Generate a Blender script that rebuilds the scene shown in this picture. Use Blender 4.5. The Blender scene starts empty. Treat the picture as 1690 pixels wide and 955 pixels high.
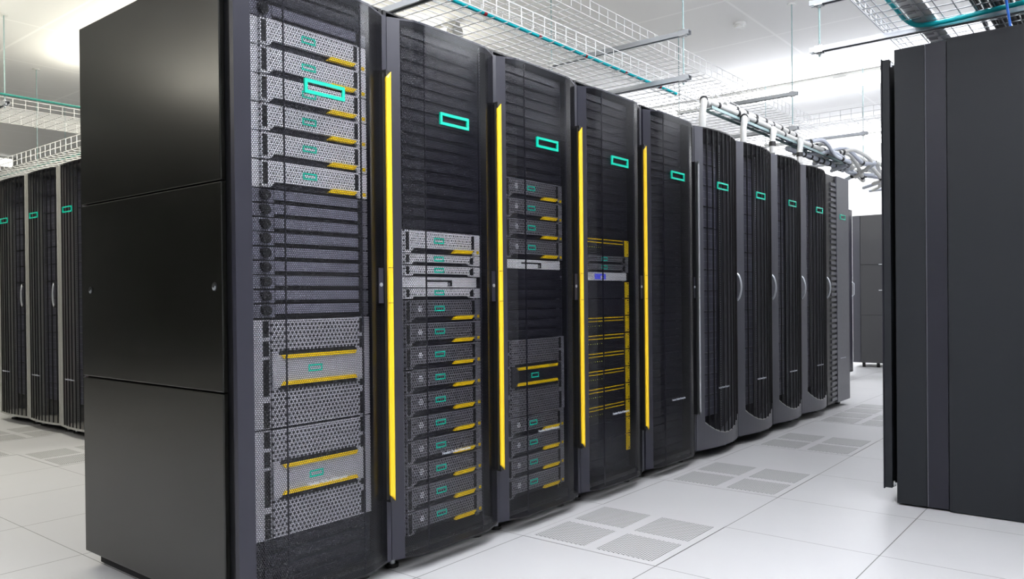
import bpy, math, random
from mathutils import Vector, Matrix
random.seed(7)
scene = bpy.context.scene
C = scene.collection
PI = math.pi

# ------------------------------------------------------------------ camera
YAW, PITCH, ROLL, F_PX, CY, CAM_H = 0.67884, -0.00574, 0.01006, 1297.78, 497.03, 0.98372
fw = Vector((-math.sin(YAW)*math.cos(PITCH), math.cos(YAW)*math.cos(PITCH), math.sin(PITCH)))
rt0 = Vector((math.cos(YAW), math.sin(YAW), 0)); up0 = rt0.cross(fw)
rt = rt0*math.cos(ROLL) - up0*math.sin(ROLL); up = up0*math.cos(ROLL) + rt0*math.sin(ROLL)
cd = bpy.data.cameras.new('camera'); cam = bpy.data.objects.new('camera', cd); C.objects.link(cam)
m3 = Matrix((rt, up, -fw)).transposed()
cam.matrix_world = Matrix.Translation((0, 0, CAM_H)) @ m3.to_4x4()
cd.sensor_width = 36; cd.lens = 36*F_PX/1690; cd.shift_y = (CY-477.5)/1690
cd.clip_start = .05; cd.clip_end = 60
scene.camera = cam
# ------------------------------------------------------------------ view, world
scene.view_settings.view_transform = 'Standard'; scene.view_settings.look = 'None'
scene.view_settings.gamma = 1; scene.view_settings.use_curve_mapping = False
scene.view_settings.exposure = 0.08
scene.cycles.max_bounces = 8; scene.cycles.transparent_max_bounces = 16
scene.cycles.caustics_reflective = False; scene.cycles.caustics_refractive = False
w = bpy.data.worlds.new('world'); scene.world = w; w.use_nodes = True
w.node_tree.nodes['Background'].inputs[0].default_value = (.8, .85, 1, 1)
w.node_tree.nodes['Background'].inputs[1].default_value = .3
# lamp settings (the tube fixtures are built further down from these)
COOL, WARM = (0.905, 0.925, 1.0), (1.0, 0.95, 0.80)
DOWN_W, UP_W, TUBE_E = 84.0, 210.0, 1.15
CEIL = 3.39

# ------------------------------------------------------------------ materials
def new_mat(name):
    m = bpy.data.materials.new(name); m.use_nodes = True
    nt = m.node_tree; b = nt.nodes['Principled BSDF']
    return m, nt, b
def mat(name, col, rough=.5, metal=0.0, noise=0.0, nscale=40, emis=None, spec=.5, coat=0):
    m, nt, b = new_mat(name)
    b.inputs['Base Color'].default_value = (*col, 1); b.inputs['Roughness'].default_value = rough
    b.inputs['Metallic'].default_value = metal
    b.inputs['Specular IOR Level'].default_value = spec
    b.inputs['Coat Weight'].default_value = coat
    tc = nt.nodes.new('ShaderNodeTexCoord'); nz = nt.nodes.new('ShaderNodeTexNoise'); nz.inputs['Scale'].default_value = nscale
    nt.links.new(tc.outputs['Object'], nz.inputs['Vector'])
    mr = nt.nodes.new('ShaderNodeMapRange'); a = noise if noise else .04
    mr.inputs['To Min'].default_value = max(0, rough-a); mr.inputs['To Max'].default_value = min(1, rough+a)
    nt.links.new(nz.outputs['Fac'], mr.inputs['Value']); nt.links.new(mr.outputs['Result'], b.inputs['Roughness'])
    if emis:
        b.inputs['Emission Color'].default_value = (*emis[0], 1); b.inputs['Emission Strength'].default_value = emis[1]
    return m
def M_(nt, op, a, b=None, c=None):
    n = nt.nodes.new('ShaderNodeMath'); n.operation = op
    for i, v in enumerate((a, b, c)):
        if v is None: continue
        if isinstance(v, (int, float)): n.inputs[i].default_value = v
        else: nt.links.new(v, n.inputs[i])
    return n.outputs[0]
def hex_mask(nt, U, V, pitch, radius, squash=1.0):
    """1 inside the holes of a staggered lattice of round holes, 0 on the web between them"""
    py = pitch*math.sqrt(3)*squash
    def lat(ou, ov):
        a = M_(nt, 'MULTIPLY', M_(nt, 'SUBTRACT', M_(nt, 'FRACT', M_(nt, 'ADD', M_(nt, 'DIVIDE', U, pitch), ou)), .5), pitch)
        b = M_(nt, 'MULTIPLY', M_(nt, 'SUBTRACT', M_(nt, 'FRACT', M_(nt, 'ADD', M_(nt, 'DIVIDE', V, py), ov)), .5), py/squash)
        return M_(nt, 'SQRT', M_(nt, 'ADD', M_(nt, 'MULTIPLY', a, a), M_(nt, 'MULTIPLY', b, b)))
    d = M_(nt, 'MINIMUM', lat(0, 0), lat(.5, .5))
    return M_(nt, 'LESS_THAN', d, radius)
def sepxyz(nt, sock):
    s = nt.nodes.new('ShaderNodeSeparateXYZ'); nt.links.new(sock, s.inputs[0]); return s.outputs
def perforated(name, col, pitch, radius, rough=.20, metal=.0):
    m, nt, b = new_mat(name); b.inputs['Specular IOR Level'].default_value = .5
    b.inputs['Base Color'].default_value = (*col, 1); b.inputs['Roughness'].default_value = rough; b.inputs['Metallic'].default_value = metal
    tc = nt.nodes.new('ShaderNodeTexCoord'); o = sepxyz(nt, tc.outputs['UV'])
    mask = hex_mask(nt, o[0], o[1], pitch, radius)
    tr = nt.nodes.new('ShaderNodeBsdfTransparent'); mx = nt.nodes.new('ShaderNodeMixShader')
    nt.links.new(mask, mx.inputs[0]); nt.links.new(b.outputs[0], mx.inputs[1]); nt.links.new(tr.outputs[0], mx.inputs[2])
    nt.links.new(mx.outputs[0], nt.nodes['Material Output'].inputs[0])
    return m
def dotted(name, col, hole, pitch, radius, rough=.35, metal=.6):
    """sheet metal with small dark vent holes, staggered (object Y/Z plane)"""
    m, nt, b = new_mat(name)
    b.inputs['Roughness'].default_value = rough; b.inputs['Metallic'].default_value = metal
    tc = nt.nodes.new('ShaderNodeTexCoord'); o = sepxyz(nt, tc.outputs['Object'])
    mask = hex_mask(nt, o[1], o[2], pitch, radius)
    ring = hex_mask(nt, o[1], o[2], pitch*2, radius*1.9)
    mx = nt.nodes.new('ShaderNodeMix'); mx.data_type = 'RGBA'
    mx.inputs[6].default_value = (*col, 1); mx.inputs[7].default_value = (*hole, 1)
    nt.links.new(mask, mx.inputs[0]); nt.links.new(mx.outputs[2], b.inputs['Base Color'])
    return m

BLACK = mat('black_painted_steel', (.006, .006, .007), .38, spec=.35)
PANEL = mat('charcoal_side_panel', (.005, .005, .004), .22, noise=.02, nscale=6, spec=.5)
FRAME = mat('navy_black_frame', (.017, .017, .027), .36, spec=.45)
EDGE = mat('grey_edge_frame', (.05, .05, .055), .4, metal=.3)
DEEP = mat('matte_black_interior', (.006, .006, .008), .7)
BLANK = mat('blanking_panel_black', (.017, .017, .026), .42)
SHELF = mat('disk_carrier_grey', (.08, .08, .11), .45)
SLATE = mat('slate_module_front', (.17, .17, .22), .45)
MESHM = perforated('perforated_black_door', (.006, .006, .009), .0068, .00272)
MESHF = perforated('perforated_smoked_door', (.006, .006, .009), .0090, .0040, rough=.3)
SILV = mat('silver_bezel', (.86, .85, .90), .42, metal=.1)
SILVD = dotted('silver_dotted_bezel', (.86, .85, .90), (.03, .03, .035), .0108, .0025, metal=.1)
GREYD = dotted('grey_dotted_bezel', (.25, .24, .27), (.012, .012, .016), .0115, .0032, metal=.4)
GREY = mat('grey_bezel', (.26, .255, .29), .42, metal=.3)
STEEL = mat('brushed_steel', (.55, .56, .58), .3, metal=.9)
ZINC = mat('galvanised_steel', (.50, .52, .55), .38, metal=.7)
ROD = mat('zinc_rod_greenish', (.30, .42, .42), .4, metal=.3)
WHITEW = mat('white_coated_wire', (.80, .80, .80), .45)
YEL = mat('yellow_plastic', (1.0, .68, .0), .35)
YELH = mat('yellow_handle_paint', (.84, .54, .012), .4)
TEAL = mat('teal_emblem', (.0, .50, .34), .22, coat=.5)
TEALP = mat('teal_emblem_print', (.0, .70, .50), .5)
TEALH = mat('teal_hose', (.0, .50, .56), .4)
TEALR = mat('teal_green_painted_pipe', (.03, .26, .22), .4)
STILE = mat('graphite_door_stile', (.085, .086, .100), .42, metal=.2)
SILST = mat('light_grey_door_stile', (.33, .33, .31), .4, metal=.2)
HOSE = mat('white_corrugated_hose', (.62, .62, .60), .5)
HOSEB = mat('bluish_white_hose', (.55, .58, .66), .5)
TIE = mat('black_cable_tie', (.01, .01, .01), .5)
RED = mat('red_led', (.5, .0, .02), .4, emis=((1, .03, .08), 7))
GRN = mat('green_led', (.4, .5, .0), .4, emis=((.7, .8, .1), 1.6))
BLUE = mat('blue_lit_display', (.05, .06, .5), .3, emis=((.12, .13, .9), .55))
BLUES = mat('blue_strap', (.0, .16, .75), .45)
TEXTM = mat('grey_lettering', (.50, .52, .58), .4)
REDM = mat('red_cable_marker', (.35, .01, .02), .5)
WALL = mat('white_wall_paint', (.80, .80, .78), .7)
RCAB = mat('right_cabinet_steel', (.009, .0105, .013), .5, noise=.03, nscale=8, spec=.28)
RCABS = mat('right_cabinet_strip', (.011, .011, .017), .42, spec=.32)
FARM = mat('far_cabinet_grey', (.055, .055, .057), .5)
CABLE = mat('black_network_cable', (.015, .015, .016), .5)
DUCTM = mat('pale_grey_duct', (.85, .86, .87), .45)
WHITEP = mat('white_plastic', (.75, .75, .73), .4)
FOOTG = mat('green_levelling_foot', (.02, .16, .10), .5)
LAMP_C = mat('lit_tube_cool', (.9, .9, .88), .4, emis=((1, .985, .93), TUBE_E))
LAMP_J = mat('tube_joint_grey', (.42, .42, .40), .5)

def floor_mat():
    m, nt, b = new_mat('raised_floor_tiles')
    tc = nt.nodes.new('ShaderNodeTexCoord'); o = sepxyz(nt, tc.outputs['Object'])
    def seam(s, off, wid):
        f = M_(nt, 'FRACT', M_(nt, 'DIVIDE', M_(nt, 'SUBTRACT', s, off), .61))
        d = M_(nt, 'MULTIPLY', M_(nt, 'MINIMUM', f, M_(nt, 'SUBTRACT', 1.0, f)), .61)
        return M_(nt, 'LESS_THAN', d, wid)
    sm = M_(nt, 'MAXIMUM', seam(o[0], -2.003+.61*20, .0019), seam(o[1], 2.54-.61*20, .0015))
    nz = nt.nodes.new('ShaderNodeTexNoise'); nz.inputs['Scale'].default_value = 2.2; nz.inputs['Detail'].default_value = 6
    nt.links.new(tc.outputs['Object'], nz.inputs['Vector'])
    cr = nt.nodes.new('ShaderNodeMix'); cr.data_type = 'RGBA'
    cr.inputs[6].default_value = (.425, .425, .425, 1); cr.inputs[7].default_value = (.475, .475, .475, 1)
    nt.links.new(nz.outputs['Fac'], cr.inputs[0])
    mx = nt.nodes.new('ShaderNodeMix'); mx.data_type = 'RGBA'; mx.inputs[7].default_value = (.07, .065, .06, 1)
    nt.links.new(sm, mx.inputs[0]); nt.links.new(cr.outputs[2], mx.inputs[6]); nt.links.new(mx.outputs[2], b.inputs['Base Color'])
    b.inputs['Roughness'].default_value = .42
    return m
FLOORM = floor_mat()
def vent_mat():
    m, nt, b = new_mat('perforated_floor_plate')
    tc = nt.nodes.new('ShaderNodeTexCoord'); o = sepxyz(nt, tc.outputs['Object'])
    mask = hex_mask(nt, o[1], o[0], .0125, .0037)
    mx = nt.nodes.new('ShaderNodeMix'); mx.data_type = 'RGBA'
    mx.inputs[6].default_value = (.44, .44, .435, 1); mx.inputs[7].default_value = (.05, .048, .045, 1)
    nt.links.new(mask, mx.inputs[0]); nt.links.new(mx.outputs[2], b.inputs['Base Color']); b.inputs['Roughness'].default_value = .5
    return m
VENTM = vent_mat()
PLATE = mat('floor_plate_laminate', (.45, .45, .45), .42)
def ceil_mat():
    m, nt, b = new_mat('white_ceiling_tiles')
    tc = nt.nodes.new('ShaderNodeTexCoord'); o = sepxyz(nt, tc.outputs['Object'])
    def seam(s, off, p, wid):
        f = M_(nt, 'FRACT', M_(nt, 'DIVIDE', M_(nt, 'SUBTRACT', s, off), p))
        d = M_(nt, 'MULTIPLY', M_(nt, 'MINIMUM', f, M_(nt, 'SUBTRACT', 1.0, f)), p)
        return M_(nt, 'LESS_THAN', d, wid)
    sm = M_(nt, 'MAXIMUM', seam(o[0], -7.55-.61*20, 1.22, .012), seam(o[1], 2.81-1.11*20, 1.11, .012))
    mx = nt.nodes.new('ShaderNodeMix'); mx.data_type = 'RGBA'
    mx.inputs[6].default_value = (.84, .84, .83, 1); mx.inputs[7].default_value = (.93, .93, .92, 1)
    nt.links.new(sm, mx.inputs[0]); nt.links.new(mx.outputs[2], b.inputs['Base Color']); b.inputs['Roughness'].default_value = .8
    return m
CEILM = ceil_mat()

# ------------------------------------------------------------------ helpers
class MB:
    def __init__(s): s.v = []; s.f = []; s.m = []; s.uv = {}; s.smooth = set(); s.mats = []
    def mi(s, m):
        if m not in s.mats: s.mats.append(m)
        return s.mats.index(m)
    def add(s, vs, fs, m, uvs=None, smooth=False):
        b = len(s.v); s.v += [tuple(v) for v in vs]; k = s.mi(m)
        for i, f in enumerate(fs):
            s.f.append(tuple(b+j for j in f)); s.m.append(k)
            if uvs: s.uv[len(s.f)-1] = uvs[i]
            if smooth: s.smooth.add(len(s.f)-1)
        return s
    def box(s, x0, x1, y0, y1, z0, z1, m):
        vs = [(x, y, z) for x in (x0, x1) for y in (y0, y1) for z in (z0, z1)]
        return s.add(vs, [(0, 1, 3, 2), (4, 6, 7, 5), (0, 4, 5, 1), (2, 3, 7, 6), (0, 2, 6, 4), (1, 5, 7, 3)], m)
    def prism_yz(s, poly, x0, x1, m):        # poly counter-clockwise in (y, z) seen from +x
        n = len(poly); vs = [(x0, a, b) for a, b in poly]+[(x1, a, b) for a, b in poly]
        fs = [tuple(range(n-1, -1, -1)), tuple(range(n, 2*n))]+[(i, (i+1) % n, n+(i+1) % n, n+i) for i in range(n)]
        return s.add(vs, fs, m)
    def prism_xy(s, poly, z0, z1, m):        # poly counter-clockwise in (x, y)
        n = len(poly); vs = [(a, b, z0) for a, b in poly]+[(a, b, z1) for a, b in poly]
        fs = [tuple(range(n-1, -1, -1)), tuple(range(n, 2*n))]+[(i, (i+1) % n, n+(i+1) % n, n+i) for i in range(n)]
        return s.add(vs, fs, m)
    def tube(s, pts, r, m, n=6, rf=None, caps=True, smooth=True):
        pts = [Vector(p) for p in pts]; rings = []; a = None
        for i, p in enumerate(pts):
            t = (pts[min(i+1, len(pts)-1)]-pts[max(i-1, 0)]).normalized()
            if a is None: a = t.orthogonal().normalized()
            a = (a-t*a.dot(t)).normalized(); b = t.cross(a); rr = rf(i) if rf else r
            rings.append([p+(a*math.cos(2*PI*k/n)+b*math.sin(2*PI*k/n))*rr for k in range(n)])
        vs = [v for q in rings for v in q]; fs = []
        for i in range(len(pts)-1):
            for k in range(n): fs.append((i*n+k, i*n+(k+1) % n, (i+1)*n+(k+1) % n, (i+1)*n+k))
        s.add(vs, fs, m, smooth=smooth)
        if caps: s.add([v for v in rings[0]], [tuple(range(n-1, -1, -1))], m); s.add([v for v in rings[-1]], [tuple(range(n))], m)
        return s
    def wire(s, a, b, r, m): return s.tube([a, b], r, m, n=4, smooth=False)
    def build(s, name, parent=None, bevel=0, loc=None):
        me = bpy.data.meshes.new(name); me.from_pydata(s.v, [], s.f)
        for m in s.mats: me.materials.append(m)
        me.polygons.foreach_set('material_index', s.m)
        if s.uv:
            ul = me.uv_layers.new(name='UVMap')
            for p in me.polygons:
                if p.index in s.uv:
                    for li, uv in zip(p.loop_indices, s.uv[p.index]): ul.data[li].uv = uv
        for i in s.smooth: me.polygons[i].use_smooth = True
        me.update()
        o = bpy.data.objects.new(name, me); C.objects.link(o)
        if parent: o.parent = parent
        if loc: o.location = loc
        if bevel:
            bm = o.modifiers.new('bevel', 'BEVEL'); bm.width = bevel; bm.segments = 2; bm.limit_method = 'ANGLE'
        return o
def tag(o, label=None, cat=None, group=None, kind=None):
    if label: o['label'] = label
    if cat: o['category'] = cat
    if group: o['group'] = group
    if kind: o['kind'] = kind
    return o
def thing(name, label, cat, loc=(0, 0, 0), rz=0, group=None):
    o = bpy.data.objects.new(name, None); C.objects.link(o); o.location = loc; o.rotation_euler = (0, 0, rz)
    o.empty_display_size = .1
    return tag(o, label, cat, group)
def kids(o): return [c for c in list(bpy.data.objects) if c.parent == o]
KIDS = {}
def dup(root, loc, label, rz=None, group=None):
    if root.name not in KIDS: KIDS[root.name] = [(c, kids(c)) for c in kids(root)]
    r = root.copy(); C.objects.link(r); r.location = loc; r['label'] = label
    if rz is not None: r.rotation_euler = (0, 0, rz)
    if group: r['group'] = group
    for c, gs in KIDS[root.name]:
        cc = c.copy(); C.objects.link(cc); cc.parent = r
        for g in gs:
            gg = g.copy(); C.objects.link(gg); gg.parent = cc
    return r
PROTO = {}
def place(key, maker, loc, label, rz=0, group=None):
    """the first one of a kind is the thing itself, the rest are copies"""
    if key not in PROTO:
        o = maker(); o.location = loc; o.rotation_euler = (0, 0, rz); o['label'] = label
        if group: o['group'] = group
        PROTO[key] = o; return o
    return dup(PROTO[key], loc, label, rz, group)
ORD = 'zeroth first second third fourth fifth sixth seventh eighth ninth tenth eleventh twelfth thirteenth fourteenth fifteenth sixteenth seventeenth eighteenth nineteenth twentieth'.split()
def ordn(i):
    if i <= 20: return ORD[i]
    t = {2: 'twenty', 3: 'thirty', 4: 'forty'}[i//10]
    return {2: 'twentieth', 3: 'thirtieth', 4: 'fortieth'}[i//10] if i % 10 == 0 else t+'-'+ORD[i % 10]
def ring(mb, y0, y1, z0, z1, t, x0, x1, m):
    mb.box(x0, x1, y0, y1, z1-t, z1, m); mb.box(x0, x1, y0, y1, z0, z0+t, m)
    mb.box(x0, x1, y0, y0+t, z0+t, z1-t, m); mb.box(x0, x1, y1-t, y1, z0+t, z1-t, m)
def lettering(text, width, y, z, x, m, name, parent):
    cu = bpy.data.curves.new('lettering_curve', 'FONT'); cu.body = text; cu.size = .02; cu.extrude = .0004
    to = bpy.data.objects.new('lettering_tmp', cu); C.objects.link(to)
    dg = bpy.context.evaluated_depsgraph_get(); dg.update()
    me = bpy.data.meshes.new_from_object(to.evaluated_get(dg))
    bpy.data.objects.remove(to)
    k = width/max(v.co.x for v in me.vertices)
    for v in me.vertices: v.co = Vector((x+v.co.z, y+v.co.x*k, z+v.co.y*k*1.15))
    me.materials.clear(); me.materials.append(m); me.name = name
    o = bpy.data.objects.new(name, me); C.objects.link(o); o.parent = parent
    return o

# ------------------------------------------------------------------ room
XL, XR, YF, YB = -18.0, 5.0, -5.0, 17.0
MB().box(XL, XR, YF, YB, -.05, 0, FLOORM).build('floor')['kind'] = 'structure'
MB().box(XL, XR, YF, YB, CEIL, CEIL+.05, CEILM).build('ceiling')['kind'] = 'structure'
WALLD = mat('wall_darkened_for_reflection', (.012, .012, .012), .7)  # front wall coloured near black to darken the side panel's reflections
for nm, b in (('wall_left', (XL-.1, XL, YF, YB)), ('wall_right', (XR, XR+.1, YF, YB)), ('wall_back', (XL, XR, YB, YB+.1)), ('wall_front', (XL, XR, YF-.1, YF))):
    MB().box(*b, 0, CEIL, WALLD if nm == 'wall_front' else WALL).build(nm)['kind'] = 'structure'

# ------------------------------------------------------------------ tube lamps under the ceiling
def area(name, loc, sx, sy, watts, col, upw):
    l = bpy.data.lights.new(name, 'AREA'); l.shape = 'RECTANGLE'; l.size = sx; l.size_y = sy; l.energy = watts; l.color = col
    o = bpy.data.objects.new(name, l); C.objects.link(o); o.location = loc
    if upw: o.rotation_euler = (PI, 0, 0)
    return o
def tube_lamp(x0, x1, y, label, col, along='x', z=3.29, joints=(), dn=1.0, upk=1.0):
    L = x1-x0
    t = thing('tube_lamp', label, 'lamp', (x0, y, z) if along == 'x' else (y, x0, z), 0 if along == 'x' else PI/2, 'pendant tube lamps')
    segs = [0]+[j-x0 for j in joints]+[L]
    for a, b in zip(segs[:-1], segs[1:]):
        MB().tube([(a+.06, 0, 0), (b-.06, 0, 0)], .068, LAMP_C, n=16).build('diffuser', t)
    for j in segs:
        MB().tube([(max(0, j-.07), 0, 0), (min(L, j+.07), 0, 0)], .071, LAMP_J, n=16).build('joint', t)
    mb = MB(); mb.box(0, L, -.03, .03, .066, .095, LAMP_J); mb.build('housing', t)
    cx, cy = ((x0+x1)/2, y) if along == 'x' else (y, (x0+x1)/2)
    a, b = L, .14
    area('tube_lamp_light', (cx, cy, z-.075), a, b, DOWN_W*L/4*dn, col, False)
    if upk: area('ceiling_fill_light', (cx, cy, z-.35), a, max(b, .5), UP_W*L/4*upk, col, True)  # free area light hung below the tube, added to whiten the ceiling
    return t
tube_lamp(-6.6, -.2, 9.0, 'lit white tube lamp with grey joint crossing behind the far rods above the aisle', COOL, joints=(-2.6,), dn=.5, upk=.35)
tube_lamp(0.2, 4.6, 9.0, 'unseen white tube lamp at the far right over the back of the room', COOL, dn=.5, upk=.35)  # outside the frame, added to light the room
tube_lamp(-7.0, -.4, 12.6, 'lit white tube lamp added beyond the far grey cabinets to whiten the ceiling', COOL, dn=.5, upk=.7)  # added to brighten the grey ceiling at the back
tube_lamp(-7.0, -.4, 15.6, 'lit white tube lamp at the very back of the room', COOL, dn=.5, upk=.5)
for yy, nm in ((5.05, 'middle of the room'), (1.7, 'nearest rack'), (-1.9, 'front of the room')):
    if yy < 5: tube_lamp(-3.0, -1.6, yy, 'unseen tube lamp added over the racks near the '+nm, COOL, upk=.6 if yy > 0 else .3)  # out of view, added to light the room from over the racks
    tube_lamp(-1.4, 1.6, yy, 'unseen tube lamp added over the aisle near the '+nm, COOL)  # out of view, added to light the room from over the aisle
    tube_lamp(-8.0, -4.65, yy, 'mostly unseen white tube lamp over the left aisle near the '+nm, WARM, dn=.75, upk=.1)  # the nearer ones are out of view, added to light the room
tube_lamp(-8.3, -4.8, 3.6, 'lit white tube lamp over the ribbed racks of the left row', WARM, dn=.1, upk=.25)
tube_lamp(1.0, 5.05, -14.7, 'short white tube lamp with grey end seen above the leftmost ribbed rack', WARM, along='y', dn=.15, upk=.15)

# ------------------------------------------------------------------ floor vents
X0, Y0 = -2.003, 2.54
def vent():
    t = thing('floor_vent_tile', '', 'floor vent')
    MB().box(.002, .608, .002, .608, -.002, .0012, PLATE).build('tile_plate', t)
    for a in (.033, .330):
        for b in (.035, .332):
            MB().box(a, a+.245, b, b+.243, .0012, .0022, VENTM).build('perforated_grille', t)
    return t
for (i, j), lb in {(0, 0): 'perforated floor vent tile in the aisle beside the third and fourth racks, nearest of the aisle vents',
                   (0, 2): 'perforated floor vent tile in the aisle beside the fifth and sixth racks',
                   (0, 4): 'perforated floor vent tile in the aisle beside the curved-door racks, third along',
                   (0, 6): 'perforated floor vent tile in the aisle, nearer of the adjoining far pair',
                   (0, 7): 'perforated floor vent tile in the aisle, furthest of all, near the last racks',
                   (-6, -1): 'perforated floor vent tile on the left, touching the edge of the nearest rack in view',
                   (-8, -1): 'perforated floor vent tile at the foot of the middle ribbed rack on the left',
                   (-7, -2): 'perforated floor vent tile cut by the left picture edge'}.items():
    place('vent', vent, (X0+.61*i, Y0+.61*j, 0), lb, group='perforated floor vents')

# ------------------------------------------------------------------ racks with flat mesh doors and yellow handles
H0, H1 = .057, 1.975
PROF = [(.0, 0), (.042, .022), (.085, .046), (.14, .051), (.44, .051), (.48, .045), (.572, .006)]   # (across, out) of the door front
def lerp_prof(P, y):
    for (a, xa), (b, xb) in zip(P[:-1], P[1:]):
        if a <= y <= b: return xa+(xb-xa)*(y-a)/(b-a)
    return P[-1][1]
def sheet(mb, P, y0, y1, z0, z1, off, m, flip=False, zf=None):
    ys = [y0]+[p[0] for p in P if y0 < p[0] < y1]+[y1]; s = 0; prev = None
    for y in ys:
        x = lerp_prof(P, y)+off
        if prev:
            d = math.hypot(x-prev[0], y-prev[1]); zb0 = zf(prev[1]) if zf else z0; zb1 = zf(y) if zf else z0
            vs = [(prev[0], prev[1], zb0), (x, y, zb1), (x, y, z1), (prev[0], prev[1], z1)]
            mb.add(vs, [(0, 1, 2, 3)], m, uvs=[[(s, zb0), (s+d, zb1), (s+d, z1), (s, z1)]])
            s += d
        prev = (x, y)
def strip(mb, P, y0, y1, z0, z1, t, m, back=None):
    """solid strip following the door's plan"""
    ys = [y0]+[p[0] for p in P if y0 < p[0] < y1]+[y1]
    f = [(lerp_prof(P, y), y) for y in ys]; b = [((x-t) if back is None else back, y) for x, y in f]
    mb.prism_xy(b[::-1]+f if False else f+b[::-1], z0, z1, m)
def cabinet(t, width, depth=1.0, front=-.03, top=2.0, foot=.055, mat_=BLACK, backx=None):
    f = front; b = -depth
    mb = MB()
    mb.box(b, f, .004, .018, foot, top, mat_); mb.box(b, f, width-.018, width-.004, foot, top, mat_)
    mb.box(b, f, .018, width-.018, top-.006, top, mat_); mb.box(b, f, .018, width-.018, foot, foot+.02, mat_)
    mb.box(b+.02, f-.075, .03, width-.03, .006, foot, DEEP)  # matte black block in place of the dark shadow under the rack
    mb.box(b, b+.015, .018, width-.018, foot+.02, top-.006, DEEP)
    mb.build('cabinet_shell', t)
    # slotted mounting rails inside
    for y0, y1 in ((.040, .068), (width-.046, width-.022)):
        r = MB(); r.box(-.100, -.097, y0, y1, foot+.02, top-.03, GREY)
        k = int((top-foot-.1)/.0148)
        for i in range(k):
            zz = foot+.03+i*.0148; r.box(-.097, -.0955, (y0+y1)/2-.0045, (y0+y1)/2+.0045, zz, zz+.009, DEEP)
        r.build('mounting_rail', t)
    for cx in (-.08, -depth+.08):
        for cy in (.07, width-.07):
            c = MB(); c.tube([(cx, cy, .002), (cx, cy, foot+.004)], .013, ZINC, n=10); c.tube([(cx, cy, .0), (cx, cy, .012)], .026, TIE, n=12)
            c.build('levelling_foot', t)
def mesh_rack(handle='yellow', width=.6, emblem=(.207, .363)):
    t = thing('server_rack', '', 'server rack')
    cabinet(t, width, front=-.022, top=2.005)
    d = MB()
    strip(d, PROF, 0, .042, H0, H1, .02, FRAME, back=-.02)
    strip(d, PROF, .572, .572+.0001, H0, H1, .02, EDGE, back=-.02)
    d.box(-.02, .004, .572, .594, H0, H1, FRAME)
    strip(d, PROF, .042, .572, H1-.007, H1, .02, FRAME, back=.0)
    strip(d, PROF, .042, .572, H0, H0+.007, .02, BLACK, back=.0)
    for yy in (.1405, .4405):
        x = lerp_prof(PROF, yy); d.box(x-.010, x-.004, yy-.0015, yy+.0015, H0+.014, H1-.014, FRAME)
    dr = d.build('door', t)
    s = MB(); sheet(s, PROF, .042, .572, H0+.006, H1-.006, -.0005, MESHM)
    s.build('perforated_sheet', dr)
    e = MB(); ring(e, emblem[0], emblem[1], 1.622, 1.667, .0105, .053, .060, TEAL); e.build('emblem', dr)
    for z in (.35, .62, .93, 1.02, 1.15, 1.42, 1.7): MB().tube([(.003, .583, z), (.0075, .583, z)], .0035, STEEL, n=8).build('screw', dr)
    h = MB()
    h.box(-.0, .034, .548, .560, .285, 1.762, BLACK); h.box(.0, .008, .560, .589, .285, 1.762, BLACK)
    hd = h.build('handle', t)
    g = MB(); gm = YELH if handle == 'yellow' else STEEL
    wide = .023 if handle == 'yellow' else .010
    y1 = .583; y0 = y1-wide
    # bar with mitred ends, darker core shows at the cut
    g.add([(.040, y0, .300), (.040, y1, .278), (.040, y1, 1.770), (.040, y0, 1.748),
           (.046, y0+.006, .305), (.046, y1-.008, .290), (.046, y1-.008, 1.758), (.046, y0+.006, 1.743)],
          [(4, 5, 6, 7), (0, 1, 5, 4), (1, 2, 6, 5), (2, 3, 7, 6), (3, 0, 4, 7)], gm)
    g.add([(.010, y1, .286), (.040, y1, .278), (.040, y1, 1.770), (.010, y1, 1.762)], [(0, 3, 2, 1)], gm)
    g.add([(.034, y0, .303), (.040, y0, .300), (.040, y0, 1.748), (.034, y0, 1.745)], [(0, 1, 2, 3)], gm)
    for z in (.966, 1.088): g.box(.0405, .0465, y0+.0005, y1-.0005, z, z+.0016, TIE)
    if handle == 'yellow':
        g.prism_yz([(y0, 1.749), (y1-.003, 1.770), (y0, 1.774)], .012, .0395, TIE); g.prism_yz([(y0, .276), (y1-.003, .279), (y0, .299)], .012, .0395, TIE)
    g.build('grip', hd)
    k = MB(); k.box(.0, .030, .524, .547, .966, 1.088, BLACK); k.box(.030, .0306, .5245, .5465, .967, 1.087, FRAME)
    k.tube([(.030, .535, 1.030), (.0325, .535, 1.030)], .007, ZINC, n=12); k.build('latch', hd)
    return t
RY = [1.289, 1.889, 2.479, 3.083, 3.702]
RX = -2.08
RLAB = ['black server rack nearest the camera, with side panel and bright silver servers',
        'black server rack with a long stack of dark servers, second in the row',
        'black server rack with a tall dark chassis between server groups, third in the row',
        'black server rack with yellow-lined modules behind its mesh door, fourth in the row',
        'black server rack of blank panels with a silver handle, fifth in the row']
racks = []
for i, y in enumerate(RY):
    if i < 4: r = place('mesh_rack', mesh_rack, (RX, y, 0), RLAB[i], group=None)
    else:
        r = mesh_rack('silver'); r.location = (RX, y, 0); r['label'] = RLAB[i]
    racks.append(r)
# wordmarks on the doors
for i in range(5):
    dr = [c for c in kids(racks[i]) if c.name.startswith('door')][0]
    lettering('Hewlett Packard Enterprise', .156, .205, .402, .0525, TEXTM, 'lettering', dr)
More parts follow.
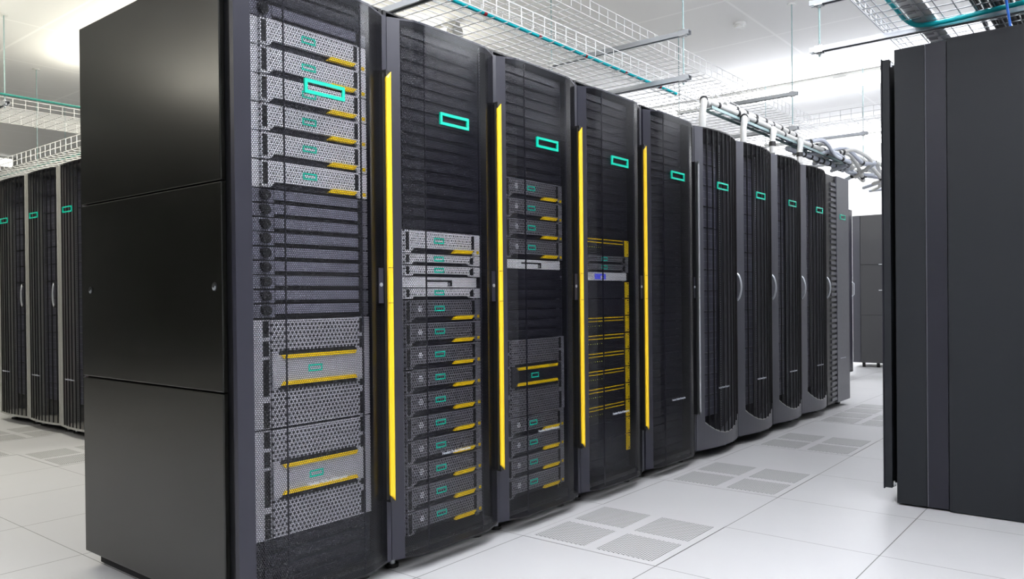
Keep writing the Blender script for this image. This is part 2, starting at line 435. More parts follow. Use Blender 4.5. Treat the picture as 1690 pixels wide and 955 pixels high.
# three side panels of the nearest rack
for z0, z1 in ((.057, .703), (.708, 1.335), (1.339, 1.992)):
    p = MB(); p.box(-1.0, -.050, -.016, .003, z0, z1, PANEL); pp = p.build('side_panel', racks[0], bevel=.003)
    if z0 > .7 and z0 < .8:
        for x in (-.089, -.927):
            l = MB()
            l.tube([(x, -.0175, 1.023), (x, -.0155, 1.023)], .0135, BLACK, n=16); l.tube([(x, -.0200, 1.020), (x, -.0165, 1.020)], .008, ZINC, n=14)
            l.tube([(x, -.0215, 1.026), (x, -.0165, 1.026)], .006, TIE, n=14)
            l.build('panel_latch', pp)

# ------------------------------------------------------------------ equipment in the racks
U = .04445
SX = -2.14      # front plane of the rack gear
def gear(name, cat): return thing(name, '', cat)
def chassis_box(t, h, d=.62):
    MB().box(-d, -.012, .022, .460, .002, h-.002, DEEP).build('chassis', t)
def server_2u(dark=False):
    t = gear('rack_server', 'server'); h = 2*U; chassis_box(t, h)
    A, B = (GREY, GREYD) if dark else (SILV, SILVD)
    e = MB()
    e.prism_yz([(0, .002), (.050, .002), (.050, h-.002), (0, h-.002)], -.004, 0, A); e.build('mounting_ear', t)
    e = MB(); e.box(-.004, 0, .432, .482, .002, h-.002, A); e.box(0, .001, .462, .476, .010, .022, YEL); e.build('mounting_ear', t)
    b = MB()
    b.prism_yz([(.050, .003), (.080, .003), (.100, .021), (.420, .021), (.436, .003), (.436, h-.003), (.050, h-.003)], -.012, .012, B)
    b.box(.012, .0125, .054, .072, .012, h-.010, DEEP); b.box(.012, .0125, .418, .434, .026, h-.008, DEEP)
    b.box(.012, .0128, .050, .053, .003, h-.003, A); b.box(.012, .0128, .0735, .077, .003, h-.003, A)
    b.box(.012, .0128, .077, .436, h-.007, h-.004, A)
    b.build('bezel', t)
    MB().box(-.012, .002, .082, .434, .002, .020, BLANK).build('lower_tray', t)
    g = MB(); g.prism_yz([(.306, .007), (.410, .007), (.426, .021), (.322, .021)], .002, .018, YEL); g.build('release_tab', t)
    m = MB(); ring(m, .203, .258, .041, .063, .0056, .012, .0132, TEALP); m.build('emblem', t)
    if dark:
        v = MB()
        for k in range(7):
            a = k*PI/3; rr = 0 if k == 6 else .009
            yy, zz = .125+rr*math.cos(a), .053+rr*math.sin(a); v.tube([(.012, yy, zz), (.0127, yy, zz)], .0032, SILV, n=8)
        v.build('indicator_cluster', t)
    return t
def server_1u(SILV=SILV, SILVD=SILVD):
    t = gear('rack_server', 'server'); h = U; chassis_box(t, h)
    e = MB(); e.box(-.004, 0, 0, .05, .002, h-.002, SILV); e.build('mounting_ear', t)
    e = MB(); e.box(-.004, 0, .432, .482, .002, h-.002, SILV); e.build('mounting_ear', t)
    b = MB()
    b.prism_yz([(.050, .003), (.085, .003), (.098, .012), (.395, .012), (.410, .003), (.436, .003), (.436, h-.003), (.050, h-.003)], -.012, .012, SILVD)
    b.box(.012, .0125, .055, .072, .009, h-.008, DEEP)
    b.prism_yz([(.408, .010), (.428, .008), (.428, h-.008), (.412, h-.010), (.404, h/2)], .012, .0125, DEEP)
    b.box(.012, .0128, .085, .405, h-.007, h-.004, SILV)
    b.build('bezel', t)
    MB().box(-.012, .002, .086, .408, .002, .011, BLANK).build('lower_tray', t)
    m = MB(); ring(m, .203, .256, .015, .035, .0052, .012, .0132, TEALP); m.build('emblem', t)
    return t
def drive_panel(lit=False):
    t = gear('console_drawer', 'console'); h = U; chassis_box(t, h)
    b = MB(); b.box(-.008, .004, 0, .455, .002, h-.002, SILV); b.box(-.008, -.002, .455, .482, .002, h-.002, DEEP); b.build('front_plate', t)
    b = MB()
    if lit: b.box(.004, .0065, .150, .250, .008, h-.010, BLUE); b.box(.004, .0075, .200, .225, .010, h-.018, SILV)
    else:
        b.box(.004, .0045, .165, .310, .024, .031, DEEP); b.box(.004, .0047, .285, .310, .007, .024, DEEP)
        b.box(.0045, .006, .286, .298, .009, .021, GREY)
    b.build('display' if lit else 'recessed_handle', t)
    return t
def blank():
    t = gear('blanking_panel', 'blanking panel')
    m = MB(); m.box(-.012, -.004, 0, .482, .001, U-.001, BLANK); m.prism_yz([(.06, .008), (.430, .008), (.430, U-.004), (.06, U-.004)], -.004, .004, BLANK)
    m.build('panel', t)
    return t
def blank_one():   # a single mesh, no parts
    m = MB(); m.box(-.012, -.004, 0, .482, .001, U-.001, BLANK); m.box(-.004, .004, .05, .435, .011, U-.003, BLANK)
    return tag(m.build('blanking_panel'), 'x', 'blanking panel')
def slate_module():
    t = gear('switch_module', 'rack module'); h = U; chassis_box(t, h)
    m = MB(); m.box(-.012, .0, 0, .100, .002, h-.002, SLATE); m.box(-.012, .004, .100, .436, .012, h-.002, SLATE)
    m.box(-.012, -.004, .100, .436, .002, .010, DEEP); m.box(-.012, -.002, .436, .462, .002, h-.002, DEEP); m.box(-.012, 0, .462, .482, .002, h-.002, GREY)
    m.build('front_plate', t)
    k = MB(); k.tube([(0, .066, h/2+.001), (.014, .066, h/2+.001)], .0155, DEEP, n=18); k.box(.0, .010, .048, .062, h/2, h/2+.014, DEEP); k.build('latch_knob', t)
    return t
def big_chassis(h, dark=False):
    t = gear('blade_enclosure', 'blade enclosure'); chassis_box(t, h, .75)
    A, B = (GREY, GREYD) if dark else (mat('enclosure_grey', (.55, .54, .59), .4, metal=.2), dotted('enclosure_dotted_grey', (.52, .51, .56), (.03, .03, .035), .0150, .0045, metal=.2))
    b = MB(); b.box(-.012, .010, .080, .432, .003, h-.003, B); b.box(.010, .0108, .080, .432, h-.008, h-.004, A)
    b.build('dotted_front', t)
    for y0, y1, s0, s1 in ((0, .078, .052, .074), (.434, .482, .437, .458)):
        e = MB(); e.box(-.012, .004, y0, y1, .002, h-.002, A)
        for z0, z1 in ((.00, .20), (.24, .54 if not dark else .5), (.60, .76), (.80, .985)):
            zz0, zz1 = z0*h+.006, z1*h
            if z0 == .24: zz0, zz1 = .30*h, .63*h
            if z0 == .60: zz0, zz1 = .66*h, .80*h
            if z0 == 0: zz0, zz1 = .005, .24*h
            if z0 == .80: zz0, zz1 = .835*h, h-.006
            e.box(.004, .0046, s0, s1, zz0, zz1, DEEP)
        e.build('side_flange', t)
    c = .53*h if not dark else .52*h; hb = .042 if not dark else .034
    bz0, bz1 = c-hb, c+hb
    k = MB(); k.box(.010, .016, .078, .440, bz0-.012, bz1+.012, A if not dark else BLANK); kb = k.build('centre_band', t)
    for s, z in ((1, bz1), (-1, bz0)):
        y = MB(); y.prism_yz([(.118, z-.006), (.405, z-.006), (.412, z+.006), (.108, z+.006)] if s > 0 else [(.108, z-.006), (.412, z-.006), (.405, z+.006), (.118, z+.006)], .016, .022, YEL)
        y.build('yellow_bar', kb)
        g = MB(); a = z+s*.013; g.prism_yz([(.100, a-.006), (.415, a-.006), (.405, a+.006), (.110, a+.006)], .010, .0175, DEEP); g.build('grip_recess', kb)
    m = MB(); ring(m, .213, .268, c-.012, c+.010, .0054, .016, .0172, TEALP); m.build('emblem', kb)
    return t
def line_module(lines=True):
    t = gear('storage_module', 'storage module'); h = 2*U
    chassis_box(t, h)
    m = MB(); m.box(-.012, .002, 0, .440, .002, h-.002, BLANK); m.build('front_plate', t)
    if lines:
        for z in (h-.006, h-.022):
            y = MB(); x = .03
            while x < .425: y.box(.002, .0035, x, x+.0075, z-.0036, z+.0016, YEL); x += .0092
            y.box(.0018, .002, .03, .43, z-.0015, z, YEL)
            y.build('yellow_line', t)
        g = MB()
        for i in range(9): g.box(.002, .003, .05+i*.02, .052+i*.02, h-.048, h-.046, GRN)
        g.build('indicator_lights', t)
    y = MB(); y.box(-.010, .004, .445, .480, .003, h-.003, YEL)
    for z in (.010, h-.014): y.box(.004, .005, .465, .473, z, z+.006, DEEP)
    y.build('yellow_latch', t)
    return t
RN = ['the nearest rack', 'the second rack', 'the third rack', 'the fourth rack', 'the fifth rack']
def gy(i): return RY[i]+.072
def put(key, maker, i, z, label, group): return place(key, maker, (SX, gy(i), z), label, group=group)
def blanks(i, z0, z1, where):
    n = int(round((z1-z0)/U)); 
    for k in range(n):
        put('blank', blank_one, i, z1-(k+1)*U, 'black blanking panel, %s from the top of the %s in %s' % (ordn(k+1), where, RN[i]), 'blanking panels in '+RN[i])
ZT = 1.990
# rack 1
put('slate', slate_module, 0, 1.864, 'dark grey module with black knob above the silver servers in the nearest rack', 'dark modules in the nearest rack')
blanks(0, 1.864+U, 1.864+3*U, 'topmost blank rows')
for k in range(6):
    put('s2', server_2u, 0, 1.862-(k+1)*.0885, 'bright silver server with yellow tab in the nearest rack, %s from the top' % ordn(k+1), 'silver servers in the nearest rack')
for k in range(9):
    put('slate', slate_module, 0, 1.331-(k+1)*.0451, 'dark grey module with black knob in the nearest rack, %s below the silver servers' % ordn(k+1), 'dark modules in the nearest rack')
BC = 'blade enclosures in the nearest rack'
put('big', lambda: big_chassis(.345), 0, .577, 'large silver blade enclosure with two yellow bars, upper one in the nearest rack', BC)
put('big', None, 0, .231, 'large silver blade enclosure with two yellow bars, lower one in the nearest rack', BC)
blanks(0, .231-4*U+.012, .231, 'bottom blank rows')
# rack 2
blanks(1, 1.236, 1.236+17*U, 'upper blank rows')
put('s2', None, 1, 1.150, 'silver two-unit server with grille, topmost server in the second rack', 'silver servers in the second rack')
put('s1', server_1u, 1, 1.1075, 'thin silver one-unit server right below the topmost server in the second rack', 'silver servers in the second rack')
put('s1', None, 1, 1.0635, 'thin silver one-unit server right above the plain console drawer in the second rack', 'silver servers in the second rack')
put('con', drive_panel, 1, 1.0205, 'plain silver console drawer with dark recessed handle in the second rack', 'console drawers')
put('s1', None, 1, .9775, 'thin silver one-unit server right below the console drawer in the second rack', 'silver servers in the second rack')
p2 = (.977-.099)/10
for k in range(10):
    put('s2d', lambda: server_2u(True), 1, .977-(k+1)*p2, 'dark grey server with yellow tab in the second rack, %s below the thin servers' % ordn(k+1), 'dark servers in the second rack')
# rack 3
blanks(2, 1.500, 1.500+11*U, 'upper blank rows')
for k in range(4):
    put('s2d', None, 2, 1.500-(k+1)*.0875, 'dark grey server above the console drawer in the third rack, %s from the top' % ordn(k+1), 'dark servers in the third rack')
put('con', None, 2, 1.105, 'plain silver console drawer with dark recessed handle in the third rack', 'console drawers')
blanks(2, .800, 1.105, 'middle blank rows')
c3 = big_chassis(.340, True); c3.location = (SX, gy(2), .459); c3['label'] = 'dark blade enclosure with two yellow bars in the third rack'; 
for k in range(4):
    put('s2d', None, 2, .459-(k+1)*.0875, 'dark grey server below the dark enclosure in the third rack, %s from the enclosure' % ordn(k+1), 'dark servers in the third rack')
# rack 4
blanks(3, 1.274, 1.274+16*U, 'upper blank rows')
put('line', line_module, 3, 1.186, 'black storage module with two yellow lines, topmost in the fourth rack', 'storage modules in the fourth rack')
put('s1d', lambda: server_1u(GREY, GREYD), 3, 1.145, 'thin dark grey server in the fourth rack, upper of two', 'thin servers in the fourth rack')
put('s1d', None, 3, 1.103, 'thin dark grey server in the fourth rack, lower of two', 'thin servers in the fourth rack')
put('lit', lambda: drive_panel(True), 3, 1.060, 'console drawer with a lit blue display in the fourth rack', 'console drawers')
for k in range(2):
    put('noline', lambda: line_module(False), 3, 1.058-(k+1)*.0889, 'plain black storage module with yellow latch, %s below the blue display' % ordn(k+1), 'storage modules in the fourth rack')
for k in range(6):
    put('line', None, 3, .880-(k+1)*.0889, 'black storage module with two yellow lines in the fourth rack, %s of the lower stack' % ordn(k+1), 'storage modules in the fourth rack')
for k in range(2):
    put('noline', None, 3, .346-(k+1)*.0889, 'plain black storage module with yellow latch, %s below the yellow-lined stack' % ordn(k+1), 'storage modules in the fourth rack')
blanks(3, .168-2*U, .168, 'bottom blank rows')
# rack 5
blanks(4, ZT-43*U, ZT, 'whole stack')

# ------------------------------------------------------------------ racks with curved ribbed doors
WC = .608
def arc_prof(n=14, y0=.0, y1=WC-.004, xa=.004, peak=.052):
    return [(y0+(y1-y0)*i/n, xa+peak*(1-((i/n-.52)/.52)**2 if i/n < .52 else 1-((i/n-.52)/.48)**2)) for i in range(n+1)]
ARCA = arc_prof(18); ARCB = arc_prof(18, peak=.030)
def ribbed_rack(stile, top=1.985, ARC=None):
    t = thing('curved_door_rack', '', 'server rack')
    cabinet(t, WC, front=-.022, top=1.995, mat_=STILE if stile is STILE else SILST)
    d = MB()
    ya, yb = .072, WC-.022
    strip(d, ARC, 0.002, ya, .06, top, .02, stile, back=-.02)
    strip(d, ARC, yb, WC-.004, .06, top, .02, stile, back=-.02)
    strip(d, ARC, ya, yb, top-.008, top, .02, BLACK, back=-.02)
    smile = (lambda y: .135+.085*((y-(ya+yb)/2)/((yb-ya)/2))**2) if stile is STILE else (lambda y: .075)
    ys = [ya+(yb-ya)*i/16 for i in range(17)]
    for a, b in zip(ys[:-1], ys[1:]):
        xa_, xb_ = lerp_prof(ARC, a), lerp_prof(ARC, b)
        vs = [(-.02, a, .06), (-.02, b, .06), (xb_, b, .06), (xa_, a, .06), (-.02, a, smile(a)), (-.02, b, smile(b)), (xb_, b, smile(b)), (xa_, a, smile(a))]
        d.add(vs, [(0, 1, 2, 3), (3, 2, 6, 7), (7, 6, 5, 4), (1, 0, 4, 5)], stile)
        vs = [(xa_+.0005, a, smile(a)-.001), (xb_+.0005, b, smile(b)-.001), (xb_+.0005, b, smile(b)+.005), (xa_+.0005, a, smile(a)+.005)]
        if stile is STILE: d.add(vs, [(0, 1, 2, 3)], SILST)
    dr = d.build('door', t)
    s = MB(); P2 = sorted(set([(ya, lerp_prof(ARC, ya))]+[p for p in ARC if ya < p[0] < yb]+[(yb, lerp_prof(ARC, yb))]))
    sheet(s, P2, ya, yb, .1, top-.006, -.004, MESHF, zf=smile); s.build('smoked_mesh', dr)
    for k in range(9):
        y = ya+.035+(yb-ya-.05)*k/8.0; x = lerp_prof(ARC, y)
        MB().box(x-.003, x+.0045, y-.0018, y+.0018, smile(y)+.002, top-.008, BLACK).build('rib', dr)
    e = MB(); x = lerp_prof(ARC, .26)+.009; ring(e, .180, .335, 1.622, 1.667, .0100, x, x+.006, TEAL); e.build('emblem', dr)
    lettering('Hewlett Packard Enterprise', .156, .180, .415, x+.002, TEXTM, 'lettering', dr)
    h = MB(); pts = []
    for i in range(13):
        a = i/12; pts.append((.022+(.030 if stile is STILE else .012)*math.sin(PI*a)**.6, WC-.045, .945+.175*a))
    h.tube(pts, .0075, STEEL if stile is SILST else ZINC, n=10); h.box(.01, .028, WC-.055, WC-.035, .938, .956, TIE); h.box(.01, .028, WC-.055, WC-.035, 1.109, 1.127, TIE)
    h.build('curved_handle', t)
    return t
def disk_shelf(red=False):
    t = gear('disk_shelf', 'disk shelf'); h = 3*U
    m = MB(); m.box(-.5, -.012, .03, .452, .003, h-.003, DEEP); m.build('chassis', t)
    m = MB(); m.box(-.012, 0, 0, .482, .002, h-.002, BLANK)
    for k in range(9): m.box(0, .002, .03+k*.047, .03+k*.047+.040, .006, h-.008, SHELF)
    for k in range(3): m.box(.002, .003, .03, .45, .004+k*U, .006+k*U, GREY)
    m.build('front_plate', t)
    if red:
        m = MB()
        for k in range(4): m.box(.003, .005, .16, .165, .012+k*.032, .017+k*.032, RED)
        m.build('red_indicator_lights', t)
    return t
CY_ = [4.302, 4.910, 5.520, 6.130]
CN = ['first curved-door rack after the silver handle, with red lights inside', 'second curved-door rack of the main row', 'third curved-door rack of the main row', 'fourth curved-door rack of the main row, next to the flat grey door']
for i, y in enumerate(CY_):
    place('curved', lambda: ribbed_rack(STILE, ARC=ARCA), (RX, y, 0), 'graphite '+CN[i], group='curved-door racks in the main row')
    for k in range(13):
        place('shelf_red' if i == 0 else 'shelf', (lambda: disk_shelf(True)) if i == 0 else (lambda: disk_shelf(False)), (RX-.10, y+.063, 1.945-(k+1)*3*U),
              'black disk shelf, %s from the top inside the %s' % (ordn(k+1), CN[i].split(',')[0]), group='disk shelves in the '+CN[i].split(',')[0])
BX = [-7.500, -6.892, -6.284]
BN = ['leftmost ribbed rack of the left row, cut by the picture edge', 'middle ribbed rack of the left row', 'rightmost ribbed rack of the left row, partly behind the nearest rack']
for i, x in enumerate(BX):
    place('curvedB', lambda: ribbed_rack(SILST, ARC=ARCB), (x, 2.44, 0), 'pale-edged '+BN[i], rz=-PI/2, group='ribbed racks of the left row')
    for k in range(13):
        place('shelf_red' if i == 2 else 'shelf', None, (x+.063, 2.54, 1.945-(k+1)*3*U),
              'black disk shelf, %s from the top inside the %s' % (ordn(k+1), BN[i].split(',')[0]), rz=-PI/2, group='disk shelves in the '+BN[i].split(',')[0])

# ------------------------------------------------------------------ flat-door rack ending the row
t = thing('flat_door_rack', 'rack with smooth slate door and louvred black strip ending the main row', 'server rack', (RX, 6.752, 0))
cabinet(t, .62, front=-.022, top=1.985)
d = MB(); d.box(-.02, .006, .002, .24, .05, 1.985, BLACK); d.box(-.02, .020, .24, .585, .05, 1.99, STILE); d.box(-.02, .012, .585, .618, .05, 1.99, BLACK)
dr = d.build('door', t, bevel=.002)
v = MB()
for k in range(42): v.prism_yz([(.10, .075+k*U), (.238, .075+k*U), (.238, .100+k*U), (.10, .100+k*U)], .006, .015, STILE)
v.build('louvres', dr)
e = MB(); ring(e, .325, .475, 1.625, 1.668, .009, .020, .026, TEAL); e.build('emblem', dr)
lettering('Hewlett Packard Enterprise', .156, .32, .42, .0205, TEXTM, 'lettering', dr)
# dark rack further back
t = thing('distant_rack', 'narrow sliver of a black rack behind the flat slate door', 'server rack', (-2.74, 9.30, 0))
cabinet(t, .6, front=-.03, top=1.985)
d = MB(); d.box(-.03, 0, .0, .598, .05, 1.98, BLACK); d.box(0, .006, .03, .57, .08, 1.95, FRAME); dr = d.build('door', t, bevel=.003)
h = MB(); h.tube([(.006, .55, .95), (.03, .55, .97), (.03, .55, 1.1), (.006, .55, 1.12)], .007, ZINC, n=8); h.build('handle', dr)
# far cabinets closing the aisle
for k, (x0, x1) in enumerate(((-3.07, -2.04), (-2.03, -1.0))):
    t = thing('end_cabinet', ['grey panelled cabinet at the far end of the aisle', 'grey panelled cabinet behind the tall cabinet on the right'][k], 'cabinet', (x0, 11.1, 0), 0, 'far grey cabinets')
    L = x1-x0
    MB().box(0, L, .01, .6, .06, 2.02, FARM).build('cabinet_body', t)
    MB().box(0, .095, -.004, .01, .06, 2.02, STILE).build('corner_post', t)
    for z0, z1 in ((.06, .688), (.694, 1.358), (1.364, 2.02)):
        MB().box(.102, L-.01, -.004, .01, z0, z1, FARM).build('side_panel', t, bevel=.003)
    for z in (1.02, 1.36):
        MB().tube([(L-.70, -.012, z), (L-.66, -.012, z)], .008, STEEL, n=8).build('panel_latch', t)
    for x in (.12, .3, L-.15):
        MB().tube([(x, .06, 0), (x, .06, .062)], .02, TIE, n=10).build('caster', t)

# ------------------------------------------------------------------ tall cabinet on the right
t = thing('tall_cabinet', 'tall dark cabinet on the right seen from its blank end', 'cabinet', (-.905, 3.957, 0))
MB().box(.012, 1.5, .012, .62, .012, 2.105, RCAB).build('cabinet_body', t)
MB().box(0, .126, 0, .02, .010, 2.108, RCAB).build('corner_post', t, bevel=.002)
p = MB(); p.box(.130, .213, .003, .02, .010, 2.108, RCABS); p.box(.128, .131, .000, .02, .010, 2.108, STILE)
pp = p.build('vertical_strip', t)
for x, z in ((.149, 1.672), (.152, 1.089), (.155, .103)):
    MB().tube([(x, .0032, z), (x, .0020, z)], .0072, DEEP, n=14).build('bolt_hole', pp)
MB().box(.217, 1.5, -.003, .02, .004, 2.116, RCAB).build('end_panel', t, bevel=.002)
d = MB(); d.box(-.052, -.020, .000, .59, .075, 2.07, RCAB); d.box(-.058, -.052, -.004, .595, .07, 2.075, RCABS); dr = d.build('door', t, bevel=.002)
for z in (.095, 2.045):
    h = MB(); h.tube([(-.014, .012, z-.012), (-.014, .012, z+.012)], .006, STEEL, n=10); h.box(-.02, 0.002, .008, .016, z-.005, z+.005, STEEL); h.build('hinge', dr)
for x in (.25, 1.3):
    MB().tube([(x, .3, 0), (x, .3, .014)], .03, TIE, n=12).build('levelling_foot', t)

tall = [o for o in bpy.data.objects if o.name == 'tall_cabinet'][0]
for k in range(1, 4):  # hidden copies added so the rack doors reflect something dark
    dup(tall, (-.905, 3.957+.625*k, 0), 'unseen tall cabinet behind the right one, added to darken reflections, %s one back' % ordn(k))
# ------------------------------------------------------------------ wire trays and their hangers
def wire_tray(name, label, x0, x1, y0, y1, z, wall=.10, m=WHITEW, group=None, along='y', r=.0030, sp=.05, tp=.10):
    mb = MB(); W = x1-x0; L = y1-y0
    def P(a, b, c): return (a, b, c) if along == 'y' else (b, -a, c)
    n = int(round(W/sp))
    for i in range(n+1): x = W*i/n; mb.wire(P(x, 0, 0), P(x, L, 0), r, m)
    for zz in (wall*.5, wall):
        for x in (0, W): mb.wire(P(x, 0, zz), P(x, L, zz), r, m)
    k = int(L/tp)
    for i in range(k+1):
        y = i*tp
        mb.tube([P(0, y, wall), P(0, y, .012), P(.012, y, -.003), P(W-.012, y, -.003), P(W, y, .012), P(W, y, wall)], r, m, n=4, smooth=False)
    o = mb.build(name); tag(o, label, 'cable tray', group)
    o.location = (x0, y0, z) if along == 'y' else (y0, x1, z)
    return o
wire_tray('cable_tray', 'white wire mesh tray over the main row, lower of the stacked pair', -3.10, -2.50, -.6, 8.7, 2.375, group='white wire mesh trays')
wire_tray('cable_tray', 'white wire mesh tray over the main row, upper of the stacked pair', -3.12, -2.60, -.6, 8.7, 2.662, group='white wire mesh trays')
wire_tray('cable_tray', 'white wire mesh tray crossing the aisle at the far end, above the last racks', 7.95, 8.55, -3.0, 3.0, 2.66, group='white wire mesh trays', along='x')
wire_tray('cable_tray', 'wire mesh tray with dark loops over the tall cabinet on the right', -1.09, .10, 2.2, 8.4, 2.380, wall=.06, m=ZINC, group=None, sp=.075, tp=.10)
wire_tray('cable_tray', 'white wire mesh tray at the upper left, running away under a green pipe', -8.3, -7.62, -1, 6.5, 2.66, wall=.08, group='white wire mesh trays')
wire_tray('cable_tray', 'white wire mesh tray just above the ribbed racks of the left row', 2.62, 3.22, -11.5, -4.2, 2.16, wall=.10, group='white wire mesh trays', along='x')
def hanger(x0, x1, zs, rods, top=CEIL, strutm=ZINC):
    t = thing('strut_hanger', '', 'hanger')
    for z in zs:
        s = MB()
        s.box(x0, x1, -.0205, .0205, z-.003, z, strutm); s.box(x0, x1, -.0205, -.0180, z-.028, z-.003, strutm); s.box(x0, x1, .0180, .0205, z-.028, z-.003, strutm)
        s.box(x0, x1, -.0180, -.0095, z-.028, z-.0255, strutm); s.box(x0, x1, .0095, .0180, z-.028, z-.0255, strutm)
        s.build('strut', t)
    for x in rods:
        MB().tube([(x, 0, min(zs)-.055), (x, 0, top)], .0048, ROD, n=8).build('threaded_rod', t)
        for z in zs:
            n = MB(); n.box(x-.022, x+.022, -.022, .022, z, z+.005, STEEL); n.box(x-.022, x+.022, -.022, .022, z-.033, z-.028, STEEL)
            n.tube([(x, 0, z+.005), (x, 0, z+.016)], .0105, STEEL, n=6, smooth=False); n.tube([(x, 0, z-.044), (x, 0, z-.033)], .0105, STEEL, n=6, smooth=False)
            n.box(x+.0205, x+.022, -.010, .010, z-.033, z+.005, STEEL)
            n.build('rod_fitting', t)
        f = MB(); f.tube([(x, 0, top-.008), (x, 0, top-.001)], .035, WHITEP, n=16); f.build('ceiling_flange', t)
    return t
HL = ['steel strut hanger over the nearest rack, above the frame', 'steel strut hanger over the second rack', 'steel strut hanger over the fifth rack, its two strut ends plain in view', 'steel strut hanger over the third curved-door rack', 'steel strut hanger at the far end of the row']
for y, lb in zip((.55, 2.572, 4.583, 6.56, 8.66), HL):
    place('hang', lambda: hanger(-1.04, .045, (2.372, 2.657), (0, -1.03)), (-2.28, y, 0), lb, group='strut hangers over the main row')
o = hanger(-.05, 2.3, (2.375, 2.64), (0, 2.2)); o.location = (-1.43, 4.56, 0); o['label'] = 'long strut hanger crossing over the tall cabinet on the right'
o = hanger(-1.0, .06, (2.66,), (0, -.95)); o.location = (-7.443, 2.48, 0); o['label'] = 'strut hanger with round ceiling flange at the upper left corner'
o = hanger(-.6, .05, (2.16,), (0,)); o.location = (-8.938, 3.271, 0); o['label'] = 'thin rod hanger behind the leftmost ribbed racks'
o2 = dup(o, (-10.37, 4.11, 0), 'thin rod hanger furthest back at the upper left'); 
# pipes at the upper left
tag(MB().tube([(-7.43, -1, 2.72), (-7.43, 7, 2.72)], .010, TEALR, n=10).build('green_pipe'), 'thin green pipe running above the upper left tray', 'pipe')
tag(MB().tube([(-12, 3.06, 2.30), (-4.2, 3.06, 2.30)], .012, TEALR, n=10).build('green_pipe'), 'thin green pipe running above the ribbed racks of the left row', 'pipe')

# teal hose with red markers in the lower tray
t = thing('teal_hose', 'teal hose lying along the lower white tray, with red markers', 'hose', (-2.545, -.6, 2.390))
MB().tube([(0, 0, 0), (0, 5.6, 0)], .0125, TEALH, n=10).build('hose', t)
for y in (3.55, 4.0, 4.45, 4.9, 5.35): MB().tube([(0, y, 0), (0, y+.022, 0)], .0135, REDM, n=10).build('marker', t)
# drop rods and clips hanging inside the tray
def bez(pts, n=10):
    """smooth path through the points (Catmull-Rom)"""
    P = [Vector(p) for p in pts]; P = [P[0]*2-P[1]]+P+[P[-1]*2-P[-2]]; out = []
    for i in range(1, len(P)-2):
        for k in range(n):
            s = k/n; a, b, c, d = P[i-1:i+3]
            out.append(.5*((2*b)+(c-a)*s+(2*a-5*b+4*c-d)*s*s+(3*b-a-3*c+d)*s**3))
    out.append(P[-2]); return out
def resample(pts, step):
    out = [pts[0]]; acc = 0
    for a, b in zip(pts[:-1], pts[1:]):
        L = (b-a).length; p = a
        while acc+L >= step:
            s = (step-acc)/L; p = p+(b-p)*s; out.append(p); L = (b-p).length; acc = 0
            if L < 1e-6: break
        acc += L
    return out
def hose(name, label, pts, r, m, ties=(), group=None, cat='hose'):
    pts = resample(bez(pts, 12), r*.45); t = thing(name, label, cat, tuple(pts[0]), 0, group)
    o = pts[0]; q = [p-o for p in pts]
    mb = MB(); mb.tube(q, r, m, n=10, rf=lambda i: r*(1.0 if i % 2 else .90)); mb.build('corrugated_tube', t)
    for f in ties:
        i = min(len(q)-4, max(1, int(f*len(q)))); tt = MB(); tt.tube([q[i], q[i+1], q[i+2], q[i+3]], r*1.12, TIE, n=10); tt.build('cable_tie', t)
    return t
BX_ = -2.19
# narrow ladder carrying the white hoses
t = thing('cable_ladder', 'narrow steel ladder carrying white hoses above the curved-door racks', 'cable ladder', (BX_-.035, 4.72, 2.172))
for x in (0, .07): MB().box(x-.004, x+.004, 0, 3.1, 0, .018, ROD).build('side_rail', t)
for k in range(16): MB().tube([(0, .05+k*.19, .012), (.07, .05+k*.19, .012)], .005, ROD, n=6).build('rung', t)
for k, (x, z, y0, y1) in enumerate(((BX_+.022, 2.212, 4.66, 7.7), (BX_-.024, 2.212, 5.2, 7.6), (BX_+.00, 2.250, 5.0, 6.5), (BX_-.045, 2.150, 6.3, 7.8))):
    hose('white_hose', ['white corrugated hose on the ladder, outermost one beside the aisle', 'white corrugated hose on the ladder, second in from the aisle', 'white corrugated hose lying on top of the others on the ladder', 'white corrugated hose on the ladder, furthest from the aisle'][k],
         [(x, y0, z), (x+.01, y0+.8, z+.004), (x-.008, (y0+y1)/2, z), (x+.01, y1-.6, z+.006), (x, y1, z)], .0225, HOSE if k % 2 == 0 else HOSEB, [.05+.10*j+.02*k for j in range(9)], 'white hoses on the ladder')
for k, y in enumerate((4.50, 5.13, 5.66, 6.24)):
    xx = -2.115
    hose('drop_hose', 'white corrugated hose dropping onto the %s curved-door rack' % ordn(k+1),
         [(BX_+.02, y+.19, 2.195), (xx-.03, y+.09, 2.205), (xx, y+.02, 2.165), (xx, y, 2.09), (xx, y, 2.007)], .023, HOSE, (.38,) if k < 2 else (.76,), 'hoses dropping onto the curved-door racks')
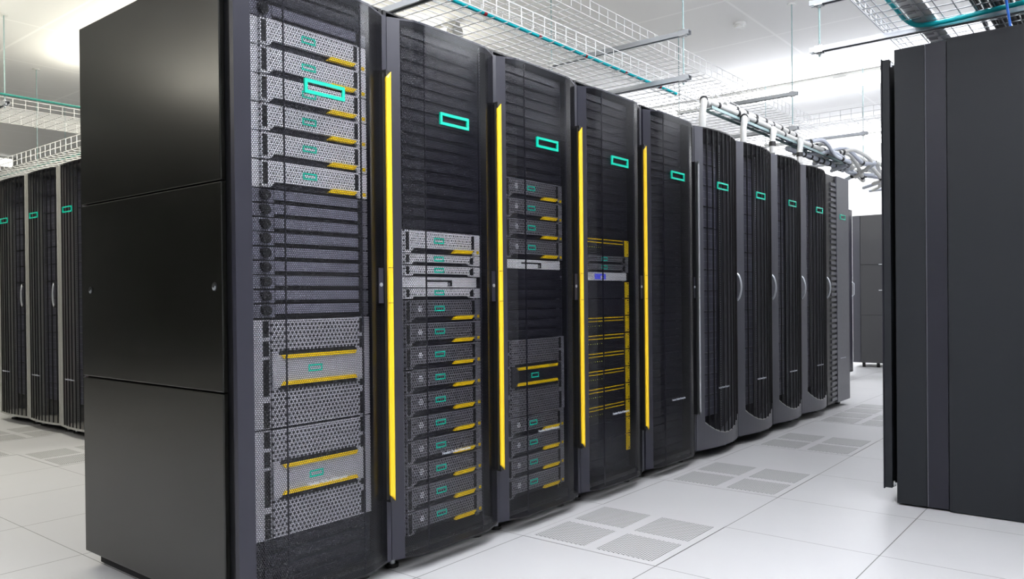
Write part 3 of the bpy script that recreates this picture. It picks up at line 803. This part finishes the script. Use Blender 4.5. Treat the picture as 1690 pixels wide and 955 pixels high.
# messy coil at the far end
random.seed(11)
for k in range(14):
    y = 6.5+.12*k; a = random.uniform(-.05, .1)
    pts = [(BX_-.1+a, y, 2.15+random.uniform(0, .05)), (BX_+.05+a, y+.3, 2.22+random.uniform(-.03, .06)), (-2.12+a*2, y+.55, 2.16+random.uniform(-.06, .10)),
           (-2.05+random.uniform(-.08, .10), y+.8, 2.10+random.uniform(-.06, .10)), (-2.18+random.uniform(-.12, .1), y+1.0, 2.06+random.uniform(-.02, .12))]
    hose('loose_hose', 'pale corrugated hose with black ties in the tangle beyond the last rack, %s one back' % ordn(k+1), pts, .018, HOSE if k % 2 else HOSEB, [random.uniform(.1, .9) for _ in range(3)], 'tangled hoses beyond the last rack')

# ------------------------------------------------------------------ things in the right tray
hose_pts = [(-.965, 2.6, 2.397), (-.964, 3.9, 2.397), (-.962, 4.25, 2.395), (-.955, 4.42, 2.385), (-.91, 4.50, 2.366), (-.79, 4.51, 2.362), (-.63, 4.49, 2.362), (-.45, 4.465, 2.362), (.1, 4.38, 2.362)]
tag(MB().tube(bez(hose_pts, 10), .0125, TEALH, n=10).build('teal_hose'), 'teal hose curving out of the tray at the top right', 'hose')
t = thing('socket_strip', 'pale grey strip with square grey sockets inside the tray at the top right', 'socket strip', (-.935, 2.6, 2.386))
MB().box(0, .105, 0, 3.2, 0, .018, DUCTM).build('strip_body', t)
for k in range(30):
    MB().box(.006, .046, .03+k*.105, .070+k*.105, -.003, 0, GREY).build('socket', t)
for k in range(14):
    x = -.66+.036*(k % 7)+random.uniform(-.006, .006); z = 2.396+.022*(k//7)
    pts = [(x+random.uniform(-.015, .015), 2.6+j*.5, z+random.uniform(0, .006)) for j in range(8)]
    tag(MB().tube(bez(pts, 6), .0105, CABLE, n=8).build('black_cable'), 'black cable in the thick bundle at the top right corner', 'cable', 'black cables in the right tray')
tag(MB().tube(bez([(-.50, 4.27, 2.60), (-.497, 4.26, 2.45), (-.494, 4.25, 2.32), (-.478, 4.25, 2.19)], 8), .0055, BLUES, n=8).build('blue_strap'), 'bright blue strap hanging over the tall cabinet at the top right', 'strap')
# smoke detector
t = thing('smoke_detector', 'small white smoke detector on the ceiling beyond the hanger rods', 'smoke detector', (-2.80, 6.72, CEIL))
MB().tube([(0, 0, -.001), (0, 0, -.022)], .055, WHITEP, n=24).build('base', t)
MB().tube([(0, 0, -.022), (0, 0, -.040)], .038, WHITEP, n=24).build('sensor_head', t)
